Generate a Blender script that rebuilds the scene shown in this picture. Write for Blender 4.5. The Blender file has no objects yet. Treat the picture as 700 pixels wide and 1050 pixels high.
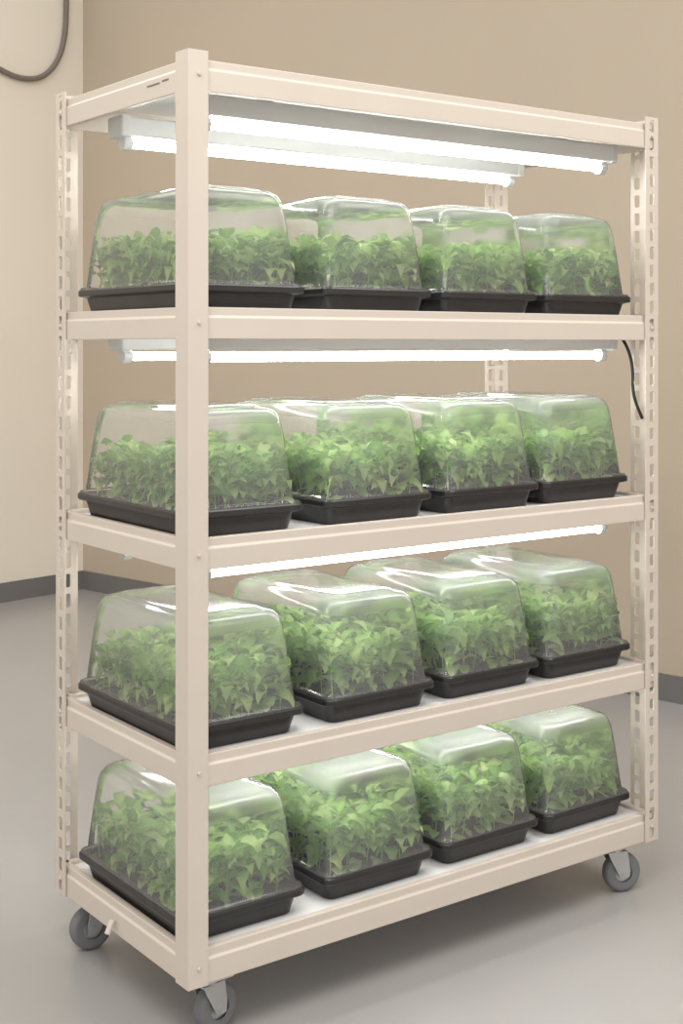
import bpy, bmesh, math, random
from mathutils import Vector, Matrix
random.seed(7)
scene=bpy.context.scene
try:
    scene.view_settings.view_transform='Standard'
except Exception: pass
COL=scene.collection
# ---------------------------------------------------------------- materials
def newmat(name):
    m=bpy.data.materials.new(name); m.use_nodes=True
    nt=m.node_tree
    for n in list(nt.nodes):
        if n.type!='OUTPUT_MATERIAL': nt.nodes.remove(n)
    out=[n for n in nt.nodes if n.type=='OUTPUT_MATERIAL'][0]
    return m,nt,out
def pmat(name,col,rough=.5,metal=0,var=0.04,scale=6,bump=0,bscale=60,spec=.5,coat=0):
    m,nt,out=newmat(name)
    b=nt.nodes.new('ShaderNodeBsdfPrincipled')
    b.inputs['Roughness'].default_value=rough; b.inputs['Metallic'].default_value=metal
    b.inputs['Specular IOR Level'].default_value=spec
    b.inputs['Coat Weight'].default_value=coat
    tc=nt.nodes.new('ShaderNodeTexCoord'); nz=nt.nodes.new('ShaderNodeTexNoise')
    nz.inputs['Scale'].default_value=scale; nz.inputs['Detail'].default_value=5
    nt.links.new(tc.outputs['Object'],nz.inputs['Vector'])
    r=nt.nodes.new('ShaderNodeValToRGB')
    r.color_ramp.elements[0].position=.3; r.color_ramp.elements[1].position=.7
    r.color_ramp.elements[0].color=[max(0,c*(1-var)) for c in col]+[1]
    r.color_ramp.elements[1].color=[min(1,c*(1+var)) for c in col]+[1]
    nt.links.new(nz.outputs['Fac'],r.inputs['Fac']); nt.links.new(r.outputs['Color'],b.inputs['Base Color'])
    if bump:
        n2=nt.nodes.new('ShaderNodeTexNoise'); n2.inputs['Scale'].default_value=bscale
        bp=nt.nodes.new('ShaderNodeBump'); bp.inputs['Strength'].default_value=bump; bp.inputs['Distance'].default_value=.002
        nt.links.new(tc.outputs['Object'],n2.inputs['Vector']); nt.links.new(n2.outputs['Fac'],bp.inputs['Height'])
        nt.links.new(bp.outputs['Normal'],b.inputs['Normal'])
    nt.links.new(b.outputs['BSDF'],out.inputs['Surface'])
    return m
M_paint=pmat('cream_powdercoat',(.63,.56,.49),.42,var=.02)
M_deck=pmat('white_deck',(.85,.85,.85),.35,var=.02)
M_fix=pmat('fixture_white',(.64,.64,.635),.4,var=.01)
M_tray=pmat('black_plastic',(.022,.020,.020),.28,var=.2,scale=20)
M_soil=pmat('potting_soil',(.07,.055,.035),.95,var=.6,scale=80,bump=1,bscale=120)
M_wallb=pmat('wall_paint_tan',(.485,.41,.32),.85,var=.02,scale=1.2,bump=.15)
M_walll=pmat('wall_cream_brightened',(.78,.72,.62),.85,var=.02,scale=1.2,bump=.15)  # left wall's extra brightness is put into a lighter base colour
M_floor=pmat('epoxy_floor',(.36,.352,.345),.28,var=.04,scale=1.5)
M_base=pmat('rubber_baseboard',(.16,.155,.15),.6)
M_rub=pmat('grey_rubber',(.17,.175,.18),.6)
M_metal=pmat('zinc_metal',(.55,.55,.55),.35,metal=.8)
M_cable=pmat('black_cable',(.02,.02,.02),.5)
M_hose=pmat('grey_hose',(.18,.155,.13),.6)
M_bolt=pmat('bolt_painted',(.60,.53,.46),.4)

def tubemat(name,s):
    m,nt,out=newmat(name)
    e=nt.nodes.new('ShaderNodeEmission'); e.inputs['Color'].default_value=(1,.985,.98,1); e.inputs['Strength'].default_value=s
    nt.links.new(e.outputs[0],out.inputs['Surface'])
    return m
M_tube=tubemat('fluorescent_tube',27)
M_tube_low=tubemat('fluorescent_tube_dim',19)  # weaker emission for the lower tubes, keeps dome tops from blowing out

# leaf
m,nt,out=newmat('seedling_leaf'); M_leaf=m
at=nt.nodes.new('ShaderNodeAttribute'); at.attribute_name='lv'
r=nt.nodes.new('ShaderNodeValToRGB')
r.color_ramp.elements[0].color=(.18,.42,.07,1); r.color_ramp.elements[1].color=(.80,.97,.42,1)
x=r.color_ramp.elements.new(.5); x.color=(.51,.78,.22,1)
b=nt.nodes.new('ShaderNodeBsdfPrincipled'); b.inputs['Roughness'].default_value=.5
tr=nt.nodes.new('ShaderNodeBsdfTranslucent'); mx=nt.nodes.new('ShaderNodeMixShader'); mx.inputs[0].default_value=.40
nt.links.new(at.outputs['Fac'],r.inputs['Fac']); nt.links.new(r.outputs[0],b.inputs['Base Color']); nt.links.new(r.outputs[0],tr.inputs['Color'])
nt.links.new(b.outputs[0],mx.inputs[1]); nt.links.new(tr.outputs[0],mx.inputs[2]); nt.links.new(mx.outputs[0],out.inputs['Surface'])

# frosted dome plastic : condensation haze thickens towards the lid
m,nt,out=newmat('frosted_dome_plastic'); M_dome=m
tc=nt.nodes.new('ShaderNodeTexCoord'); sp=nt.nodes.new('ShaderNodeSeparateXYZ')
nt.links.new(tc.outputs['Object'],sp.inputs[0])
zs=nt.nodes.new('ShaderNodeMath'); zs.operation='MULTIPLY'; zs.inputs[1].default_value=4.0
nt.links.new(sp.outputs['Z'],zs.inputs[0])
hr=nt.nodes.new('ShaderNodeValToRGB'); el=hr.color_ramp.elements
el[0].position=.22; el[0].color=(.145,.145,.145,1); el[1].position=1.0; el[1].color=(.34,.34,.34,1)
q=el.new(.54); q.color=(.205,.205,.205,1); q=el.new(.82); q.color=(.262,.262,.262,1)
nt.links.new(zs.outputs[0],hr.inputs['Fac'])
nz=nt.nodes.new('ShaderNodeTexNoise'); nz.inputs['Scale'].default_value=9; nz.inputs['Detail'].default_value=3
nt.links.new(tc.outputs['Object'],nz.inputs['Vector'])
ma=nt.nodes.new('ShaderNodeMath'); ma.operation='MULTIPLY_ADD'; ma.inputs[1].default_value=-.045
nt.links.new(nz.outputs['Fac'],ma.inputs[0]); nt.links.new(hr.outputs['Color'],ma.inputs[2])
tp=nt.nodes.new('ShaderNodeBsdfTransparent'); tp.inputs['Color'].default_value=(1,1,1,1)
df=nt.nodes.new('ShaderNodeBsdfDiffuse'); df.inputs['Color'].default_value=(.99,.98,1,1)
tl=nt.nodes.new('ShaderNodeBsdfTranslucent'); tl.inputs['Color'].default_value=(.99,.98,1,1)
m2=nt.nodes.new('ShaderNodeMixShader'); m2.inputs[0].default_value=.33
nt.links.new(df.outputs[0],m2.inputs[1]); nt.links.new(tl.outputs[0],m2.inputs[2])
m3=nt.nodes.new('ShaderNodeMixShader'); nt.links.new(ma.outputs[0],m3.inputs[0])
nt.links.new(tp.outputs[0],m3.inputs[1]); nt.links.new(m2.outputs[0],m3.inputs[2])
gl=nt.nodes.new('ShaderNodeBsdfGlossy'); gl.inputs['Roughness'].default_value=.10
fr=nt.nodes.new('ShaderNodeFresnel'); fr.inputs['IOR'].default_value=1.43
m4=nt.nodes.new('ShaderNodeMixShader'); nt.links.new(fr.outputs[0],m4.inputs[0])
nt.links.new(m3.outputs[0],m4.inputs[1]); nt.links.new(gl.outputs[0],m4.inputs[2])
nt.links.new(m4.outputs[0],out.inputs['Surface'])

# ---------------------------------------------------------------- helpers
def mkobj(name,bm=None,mat=None,parent=None,smooth=False,mesh=None):
    if mesh is None:
        mesh=bpy.data.meshes.new(name)
        bmesh.ops.recalc_face_normals(bm,faces=bm.faces)
        bm.to_mesh(mesh); bm.free()
        if mat: mesh.materials.append(mat)
        if smooth:
            for p in mesh.polygons: p.use_smooth=True
    o=bpy.data.objects.new(name,mesh); COL.objects.link(o)
    if parent: o.parent=parent
    return o
def empty(name,loc=(0,0,0)):
    o=bpy.data.objects.new(name,None); COL.objects.link(o); o.location=loc; o.empty_display_size=.05
    return o
def bevel(o,w,seg=2):
    md=o.modifiers.new('bev','BEVEL'); md.width=w; md.segments=seg; md.limit_method='ANGLE'; md.angle_limit=.6
def add_box(bm,x0,x1,y0,y1,z0,z1):
    vs=[bm.verts.new(p) for p in [(x0,y0,z0),(x1,y0,z0),(x1,y1,z0),(x0,y1,z0),(x0,y0,z1),(x1,y0,z1),(x1,y1,z1),(x0,y1,z1)]]
    for f in [(0,3,2,1),(4,5,6,7),(0,1,5,4),(1,2,6,5),(2,3,7,6),(3,0,4,7)]: bm.faces.new([vs[i] for i in f])
def add_cyl(bm,p0,p1,r,seg=16,r2=None):
    p0=Vector(p0);p1=Vector(p1); d=(p1-p0); q=d.to_track_quat('Z','Y').to_matrix()
    r2=r if r2 is None else r2
    a=[];b_=[]
    for i in range(seg):
        t=2*math.pi*i/seg; c=Vector((math.cos(t),math.sin(t),0))
        a.append(bm.verts.new(p0+q@(c*r))); b_.append(bm.verts.new(p1+q@(c*r2)))
    for i in range(seg):
        j=(i+1)%seg; bm.faces.new([a[i],a[j],b_[j],b_[i]])
    bm.faces.new(a[::-1]); bm.faces.new(b_)
def extrude_profile(bm,prof,p0,p1,inward):
    A=[];B=[]
    for d,z in prof:
        o=Vector(inward)*d+Vector((0,0,z))
        A.append(bm.verts.new(Vector(p0)+o)); B.append(bm.verts.new(Vector(p1)+o))
    n=len(prof)
    for i in range(n):
        j=(i+1)%n; bm.faces.new([A[i],A[j],B[j],B[i]])
    bm.faces.new(A[::-1]); bm.faces.new(B)
def tube_curve(name,pts,r,mat,parent=None):
    cu=bpy.data.curves.new(name,'CURVE'); cu.dimensions='3D'; cu.bevel_depth=r; cu.bevel_resolution=4; cu.use_fill_caps=True
    s=cu.splines.new('NURBS'); s.points.add(len(pts)-1)
    for i,p in enumerate(pts): s.points[i].co=(*p,1)
    s.use_endpoint_u=True; s.order_u=3; s.resolution_u=10
    cu.materials.append(mat)
    o=bpy.data.objects.new(name,cu); COL.objects.link(o)
    if parent: o.parent=parent
    return o

# ---------------------------------------------------------------- rack
LX,LY=1.308,.577
ZB,ZT=.120,1.872
SH=[1.392,.957,.550,.185]
TOPZ=1.857; BH=.060
rack=empty('wheeled_shelving_rack')
def flange(bm,o,u,w,slots,z0,z1,cols=1,pitch=.0438):
    o=Vector(o);u=Vector(u)
    if not slots:
        v=[bm.verts.new(p) for p in (o+Vector((0,0,z0)),o+u*w+Vector((0,0,z0)),o+u*w+Vector((0,0,z1)),o+Vector((0,0,z1)))]
        bm.faces.new(v); return
    n=int(round((z1-z0)/pitch)); ph=(z1-z0)/n; cw=w/cols
    for c in range(cols):
        for i in range(n):
            zc=z0+ph*(i+.5); uc=cw*(c+.5)
            hw=min(.0078,cw*.22); hh=ph*.345
            P=lambda a,b_: bm.verts.new(o+u*(uc+a)+Vector((0,0,zc+b_)))
            C=[P(-cw/2,-ph/2),P(cw/2,-ph/2),P(cw/2,ph/2),P(-cw/2,ph/2)]
            k=.65; c_=.35
            H=[P(-hw,-hh+hw*c_),P(-hw*k,-hh),P(hw*k,-hh),P(hw,-hh+hw*c_),P(hw,hh-hw*c_),P(hw*k,hh),P(-hw*k,hh),P(-hw,hh-hw*c_)]
            bm.faces.new([C[0],C[1],H[2],H[1]]); bm.faces.new([C[1],H[3],H[2]])
            bm.faces.new([C[1],C[2],H[4],H[3]]); bm.faces.new([C[2],H[5],H[4]])
            bm.faces.new([C[2],C[3],H[6],H[5]]); bm.faces.new([C[3],H[7],H[6]])
            bm.faces.new([C[3],C[0],H[0],H[7]]); bm.faces.new([C[0],H[1],H[0]])
def post(name,cx,cy,dx,dy,wx,wy,sx,sy,cols_y=1):
    bm=bmesh.new()
    flange(bm,(cx,cy,0),(dx,0,0),wx,sx,ZB,ZT)
    flange(bm,(cx,cy,0),(0,dy,0),wy,sy,ZB,ZT,cols_y)
    bmesh.ops.remove_doubles(bm,verts=bm.verts,dist=.0002)
    o=mkobj(name,bm,M_paint,rack)
    md=o.modifiers.new('sol','SOLIDIFY'); md.thickness=.003; md.offset=0
    return o
post('post_front_left',0,0,1,1,.042,.046,False,False)
post('post_front_right',LX,0,-1,1,.044,.084,True,True,2)
post('post_rear_left',0,LY,1,-1,.050,.046,True,True)
post('post_rear_right',LX,LY,-1,-1,.036,.050,True,True)
def beams(tag,zt,h=BH):
    zb=zt-h
    pr=[(0,zb),(0,zt-.020),(.004,zt-.016),(.004,zt),(.020,zt),(.020,zt-.012),(.012,zt-.016),(.012,zb)]
    bm=bmesh.new(); e=.003
    extrude_profile(bm,pr,(.004,e,0),(LX-.004,e,0),(0,1,0))
    extrude_profile(bm,pr,(.004,LY-e,0),(LX-.004,LY-e,0),(0,-1,0))
    extrude_profile(bm,pr,(e,.004,0),(e,LY-.004,0),(1,0,0))
    extrude_profile(bm,pr,(LX-e,.004,0),(LX-e,LY-.004,0),(-1,0,0))
    o=mkobj('beams_'+tag,bm,M_paint,rack); bevel(o,.0015)
    bm=bmesh.new(); add_box(bm,.016,LX-.016,.016,LY-.016,zt-.012,zt-.008)
    mkobj('deck_'+tag,bm,M_deck,rack)
beams('top',TOPZ)
for i,z in enumerate(SH): beams('shelf_%d'%(i+1),z,.064 if i==3 else BH)
bm=bmesh.new()
for z in [TOPZ]+SH:
    zc=z-.03
    for px,py,nx,ny in [(.022,-.002,0,-1),(LX-.022,-.002,0,-1),(-.002,LY-.024,-1,0),(LX+.002,.024,1,0),(LX+.002,LY-.024,1,0)]:
        add_cyl(bm,(px,py,zc),(px+nx*.003,py+ny*.003,zc),.0045,10,.003)
mkobj('bolts',bm,M_bolt,rack)
bm=bmesh.new()
add_box(bm,.0022,.004,.115,.165,TOPZ-.033,TOPZ-.030)
add_box(bm,.0022,.004,.08,.105,TOPZ-.031,TOPZ-.028)
mkobj('side_slots',bm,M_hose,rack)
bm=bmesh.new(); add_cyl(bm,(-.004,.30,.150),(-.02,.292,.128),.006,10)
mkobj('side_tab',bm,M_paint,rack)
# casters
def caster(tag,x,y,ang):
    R=.047
    root=Matrix.Translation((x,y,0))@Matrix.Rotation(ang,4,'Z')
    def fin(name,bm,mat,smooth=False,bev=0):
        bmesh.ops.transform(bm,matrix=root,verts=bm.verts)
        o=mkobj(name,bm,mat,rack,smooth)
        if bev: bevel(o,bev)
    ox=.018
    prof=[(.022,-.015),(.036,-.015),(.042,-.015),(.046,-.010),(R,-.005),(R,.005),(.046,.010),(.042,.015),(.036,.015),(.022,.015)]
    bm=bmesh.new(); seg=36; rings=[]
    for i in range(seg):
        t=2*math.pi*i/seg
        rings.append([bm.verts.new((ox+r*math.cos(t),yy,R+r*math.sin(t))) for r,yy in prof])
    for i in range(seg):
        j=(i+1)%seg
        for k in range(len(prof)-1): bm.faces.new([rings[i][k],rings[j][k],rings[j][k+1],rings[i][k+1]])
    fin('caster_tyre_'+tag,bm,M_rub,True)
    bm=bmesh.new(); add_cyl(bm,(ox,-.011,R),(ox,.011,R),.024,24); add_cyl(bm,(ox,-.023,R),(ox,.023,R),.009,12)
    fin('caster_hub_'+tag,bm,M_metal)
    bm=bmesh.new()
    for s in (-1,1):
        y0,y1=(.018,.021) if s>0 else (-.021,-.018)
        pts=[(ox-.012,R-.010),(ox+.012,R-.010),(ox+.014,R+.01),(.026,.100),(-.026,.100),(-.020,.085)]
        A=[bm.verts.new((px,y0,pz)) for px,pz in pts];B=[bm.verts.new((px,y1,pz)) for px,pz in pts]
        n=len(pts)
        for i in range(n): bm.faces.new([A[i],A[(i+1)%n],B[(i+1)%n],B[i]])
        bm.faces.new(A[::-1]);bm.faces.new(B)
    add_box(bm,-.026,.026,-.021,.021,.097,.101)
    add_cyl(bm,(0,0,.100),(0,0,.114),.020,20)
    fin('caster_fork_'+tag,bm,M_metal,bev=.001)
    bm=bmesh.new(); add_box(bm,-.036,.036,-.036,.036,.113,.121)
    bmesh.ops.transform(bm,matrix=Matrix.Translation((x,y,0)),verts=bm.verts)
    mkobj('caster_plate_'+tag,bm,M_paint,rack)
caster('a',.072,.050,math.radians(10))
caster('b',LX-.098,.050,math.radians(-20))
caster('c',.072,LY-.060,math.radians(175))
caster('d',LX-.070,LY-.055,math.radians(20))

# ---------------------------------------------------------------- light fixtures
def fixture(y,zt,deckz,x0=.10,x1=1.215,bh=.034,tm=None):
    root=empty('fluorescent_light_fixture',((x0+x1)/2,y,zt))
    h=(x1-x0)/2
    r=.0088
    bm=bmesh.new()
    z0=.014; z1=z0+bh
    pr=[(-.031,z0+.003),(-.029,z1-.004),(-.022,z1),(.022,z1),(.029,z1-.004),(.031,z0+.003),(.028,z0),(-.028,z0)]
    A=[bm.verts.new((-h-.012,a,b_)) for a,b_ in pr];B=[bm.verts.new((h+.012,a,b_)) for a,b_ in pr]
    n=len(pr)
    for i in range(n): bm.faces.new([A[i],A[(i+1)%n],B[(i+1)%n],B[i]])
    bm.faces.new(A[::-1]);bm.faces.new(B)
    mkobj('housing',bm,M_fix,root)
    bm=bmesh.new()
    for s in (-1,1):
        xa,xb=sorted((s*(h+.010),s*(h+.034)))
        add_box(bm,xa,xb,-.034,.034,z0-.003,z1+.002)
    o=mkobj('end_caps',bm,M_fix,root); bevel(o,.006,3)
    bm=bmesh.new()
    for s in (-1,1): add_cyl(bm,(s*(h-.004),0,0),(s*(h+.016),0,0),.015,20); add_box(bm,*sorted((s*(h-.001),s*(h+.013))),-.011,.011,.002,z0+.01)
    mkobj('lamp_holders',bm,M_fix,root)
    bm=bmesh.new(); add_cyl(bm,(-h+.006,0,0),(h-.006,0,0),r,24)
    mkobj('tube',bm,tm or M_tube,root,True)
    top=deckz-zt
    bm=bmesh.new()
    for sx in (-.75,.75): add_box(bm,sx*h-.012,sx*h+.012,-.015,.015,z1-.001,top)
    mkobj('hangers',bm,M_fix,root)
for yy in (.105,.43):
    fixture(yy,1.754,TOPZ-.0125,bh=.042)
    fixture(yy,1.296,SH[0]-.0125)
    fixture(yy,.872,SH[1]-.0125,tm=M_tube_low)
    fixture(yy,.490,SH[2]-.0125,bh=.030,tm=M_tube_low)
tube_curve('power_cable',[(1.268,.09,1.379),(1.270,.09,1.35),(1.284,.07,1.31),(1.288,.06,1.26),(1.286,.06,1.21),(1.291,.05,1.17),(1.305,.045,1.14)],.004,M_cable)

# ---------------------------------------------------------------- propagator trays
def rrect(hx,hy,r,z,n=6):
    pts=[]
    for cx,cy,a0 in [(hx-r,hy-r,0),(-hx+r,hy-r,90),(-hx+r,-hy+r,180),(hx-r,-hy+r,270)]:
        for i in range(n+1):
            a=math.radians(a0+90*i/n); pts.append((cx+r*math.cos(a),cy+r*math.sin(a),z))
    return pts
def loft(rings,cap0=False,cap1=False):
    bm=bmesh.new(); R=[[bm.verts.new(p) for p in ring] for ring in rings]
    n=len(R[0])
    for k in range(len(R)-1):
        for i in range(n):
            j=(i+1)%n; bm.faces.new([R[k][i],R[k][j],R[k+1][j],R[k+1][i]])
    if cap0: bm.faces.new(R[0][::-1])
    if cap1: bm.faces.new(R[-1])
    return bm
HX,HY=.146,.230
def mesh_from(bm,name,mat,smooth=True,angle=None):
    me=bpy.data.meshes.new(name); bmesh.ops.recalc_face_normals(bm,faces=bm.faces); bm.to_mesh(me); bm.free(); me.materials.append(mat)
    for p in me.polygons: p.use_smooth=smooth
    return me
tr_=[rrect(HX-.026,HY-.026,.018,0),rrect(HX-.022,HY-.022,.02,.002),rrect(HX-.015,HY-.015,.02,.032),rrect(HX-.014,HY-.014,.02,.036),
     rrect(HX-.001,HY-.001,.022,.040),rrect(HX,HY,.022,.042),rrect(HX,HY,.022,.051),rrect(HX-.002,HY-.002,.022,.054),rrect(HX-.010,HY-.010,.02,.054),rrect(HX-.012,HY-.012,.02,.052),
     rrect(HX-.015,HY-.015,.02,.044),rrect(HX-.024,HY-.024,.018,.004)]
ME_tray=mesh_from(loft(tr_,True,True),'tray',M_tray,False)
ME_soil=mesh_from(loft([rrect(HX-.0175,HY-.0175,.018,.036),rrect(HX-.018,HY-.018,.018,.044)],True,True),'soil',M_soil,False)
a,bb=HX-.006,HY-.006
dz=.050
prof=[(-.003,.006,.024),(-.003,.010,.024),(.005,.011,.024),(.006,.014,.026),(.0095,.06,.031),(.0135,.11,.036),(.017,.148,.040),(.0195,.168,.042),(.0228,.180,.043),(.0285,.190,.043),(.037,.1955,.041),(.047,.1975,.038),(.053,.1985,.035),(.057,.2015,.033),(.063,.203,.030),(.082,.2035,.023),(.108,.2035,.015)]
dr=[rrect(a-i,bb-i,rr,dz+z-.002,8) for i,z,rr in prof]
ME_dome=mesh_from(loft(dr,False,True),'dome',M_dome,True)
def seedlings(seed):
    rnd=random.Random(seed); V=[];F=[];L=[]
    def lim(v):
        z=v.z; k=.018+.09*max(0,z-.06); hx=HX-k; hy=HY-k
        v.x=max(-hx,min(hx,v.x)); v.y=max(-hy,min(hy,v.y)); v.z=max(.050,v.z); return v
    def leaf(base,az,el,ln,w,droop,val):
        n=6; c=base.copy(); e=el; side=Vector((-math.sin(az),math.cos(az),rnd.uniform(-.45,.45))); s0=len(V)
        ws=[.12,.85,.92,1.0,.62,.40,0.02]
        for i in range(n+1):
            fold=.35*w*ws[i]
            up=Vector((0,0,1))
            V.append(lim(c+side*w*ws[i]+up*fold)); V.append(lim(c.copy())); V.append(lim(c-side*w*ws[i]+up*fold))
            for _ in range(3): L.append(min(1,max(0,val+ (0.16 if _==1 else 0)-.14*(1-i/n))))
            d=Vector((math.cos(az)*math.cos(e),math.sin(az)*math.cos(e),math.sin(e)))
            c=c+d*(ln/n); e-=droop/n
        for i in range(n):
            k=s0+3*i
            F.append((k,k+1,k+4,k+3)); F.append((k+1,k+2,k+5,k+4))
    def plant(x,y,h,vals):
        lean=Vector((rnd.uniform(-.012,.012),rnd.uniform(-.012,.012),0))
        b0=Vector((x,y,.043)); t0=b0+lean+Vector((0,0,h))
        s0=len(V)
        for p in (b0,t0):
            for q in range(4):
                a_=q*math.pi/2; V.append(p+Vector((.0015*math.cos(a_),.0015*math.sin(a_),0))); L.append(.5)
        for q in range(4): F.append((s0+q,s0+(q+1)%4,s0+4+(q+1)%4,s0+4+q))
        a0=rnd.uniform(0,6.28)
        for lev,(fr,sc,el) in enumerate(vals):
            p=b0.lerp(t0,fr)
            for q in range(2 if lev!=1 else 3):
                az=a0+lev*1.5+q*(math.pi if lev!=1 else 2.1)+rnd.uniform(-.4,.4)
                ln=rnd.uniform(.050,.072)*sc
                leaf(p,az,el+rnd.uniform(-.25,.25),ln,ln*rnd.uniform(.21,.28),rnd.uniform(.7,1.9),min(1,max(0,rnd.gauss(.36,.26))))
    nx,ny=6,9
    for ix in range(nx):
        for iy in range(ny):
            x=-(HX-.042)+2*(HX-.042)*ix/(nx-1)+rnd.uniform(-.010,.010)
            y=-(HY-.042)+2*(HY-.042)*iy/(ny-1)+rnd.uniform(-.012,.012)
            h=rnd.uniform(.062,.108)
            plant(x,y,h,[(.50,.95,.45),(.76,1.0,.5),(.9,.9,.75),(1.0,.65,1.0)])
    per=[]
    hx,hy=HX-.056,HY-.056
    NP=42
    for k in range(NP):
        t=k/NP*(4*(hx+hy))
        if t<2*hx: per.append((-hx+t,-hy,-math.pi/2))
        elif t<2*hx+2*hy: per.append((hx,-hy+t-2*hx,0))
        elif t<4*hx+2*hy: per.append((hx-(t-2*hx-2*hy),hy,math.pi/2))
        else: per.append((-hx,hy-(t-4*hx-2*hy),math.pi))
    for (x,y,a_) in per:
        for zz in (.054,.078,.102,.124,.144):
            az=a_+rnd.gauss(0,.65); ln=rnd.uniform(.046,.070)
            leaf(Vector((x+rnd.uniform(-.012,.012),y+rnd.uniform(-.012,.012),zz+rnd.uniform(-.008,.010))),az,rnd.uniform(.0,.8),ln,ln*rnd.uniform(.22,.30),rnd.uniform(.6,2.0),min(1,max(0,rnd.gauss(.58,.27))))  # outer leaves set lighter in colour to offset the shade there
    me=bpy.data.meshes.new('seedlings'); me.from_pydata([tuple(v) for v in V],[],F); me.materials.append(M_leaf)
    at=me.attributes.new('lv','FLOAT','POINT')
    for i,v in enumerate(L): at.data[i].value=v
    for p in me.polygons: p.use_smooth=True
    return me
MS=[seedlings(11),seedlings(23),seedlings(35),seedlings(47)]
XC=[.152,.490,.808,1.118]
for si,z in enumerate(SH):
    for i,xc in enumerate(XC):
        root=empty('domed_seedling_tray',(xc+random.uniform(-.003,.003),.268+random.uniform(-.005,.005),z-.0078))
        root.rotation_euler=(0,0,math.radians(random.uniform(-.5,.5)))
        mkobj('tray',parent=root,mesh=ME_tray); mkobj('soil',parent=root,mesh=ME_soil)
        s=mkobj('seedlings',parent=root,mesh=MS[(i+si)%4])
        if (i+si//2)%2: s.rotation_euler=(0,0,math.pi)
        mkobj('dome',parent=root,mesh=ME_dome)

# ---------------------------------------------------------------- room
corner=Vector((1.959,4.535,0)); db=Vector((.209,-.979,0)).normalized(); dl=Vector((-.979,-.209,0)).normalized()
nb=dl; nl=db
def slab(name,p,d,L0,L1,nrm,t0,t1,z0,z1,mat):
    bm=bmesh.new(); P=[]
    for z in (z0,z1):
        for l,t in ((L0,t0),(L1,t0),(L1,t1),(L0,t1)): P.append(bm.verts.new(p+d*l+nrm*t+Vector((0,0,z))))
    for f in [(0,3,2,1),(4,5,6,7),(0,1,5,4),(1,2,6,5),(2,3,7,6),(3,0,4,7)]: bm.faces.new([P[i] for i in f])
    return mkobj(name,bm,mat)
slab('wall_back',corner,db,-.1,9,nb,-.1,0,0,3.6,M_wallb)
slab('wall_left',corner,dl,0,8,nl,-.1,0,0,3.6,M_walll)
slab('baseboard_back',corner,db,.008,9,nb,.0,.008,0,.10,M_base)
slab('baseboard_left',corner,dl,0,8,nl,.0,.008,0,.10,M_base)
slab('floor',corner,db,-.1,10,nb,-.1,9,-.1,0,M_floor)
def onleft(px,y):
    t=.129+(65-px)/65*.397; d=7.32-.749*t
    return tuple(corner+dl*t+nl*.02+Vector((0,0,1.32+(354-y)*d/1386)))
tube_curve('wall_hose',[onleft(*p) for p in [(66,-40),(66,0),(65,35),(58,62),(42,80),(22,82),(0,74),(-30,54)]],.014,M_hose)

# ---------------------------------------------------------------- lights / world
w=bpy.data.worlds.new('room_ambient'); scene.world=w; w.use_nodes=True
bg=w.node_tree.nodes['Background']; bg.inputs['Color'].default_value=(1,.97,.93,1); bg.inputs['Strength'].default_value=1.06
def area(name,loc,target,size,power,col):
    l=bpy.data.lights.new(name,'AREA'); l.size=size; l.energy=power; l.color=col
    o=bpy.data.objects.new(name,l); COL.objects.link(o); o.location=loc
    o.rotation_euler=(Vector(target)-Vector(loc)).to_track_quat('-Z','Y').to_euler()
area('overhead_fill',(-1.2,-1.2,3.4),(0,.0,.8),1.6,50,(1,.96,.90))  # unseen area light added above the rack front for soft shadows
area('overhead_fill',(-.2,2.6,3.4),(.4,2.6,0),1.6,25,(1,.96,.90))  # unseen area light added over the floor behind the rack
area('overhead_fill',(1.6,-1.2,3.4),(1.5,-1.0,0),1.4,35,(1,.97,.93))  # unseen area light added to brighten the floor at front right

cam=bpy.data.cameras.new('camera'); co=bpy.data.objects.new('camera',cam); COL.objects.link(co)
co.location=(-1.262,-2.1895,1.32); co.rotation_euler=(math.radians(90),0,-math.radians(36.42))
cam.sensor_width=36; cam.lens=47.52; cam.shift_y=-171/1050; cam.clip_start=.05
scene.camera=co
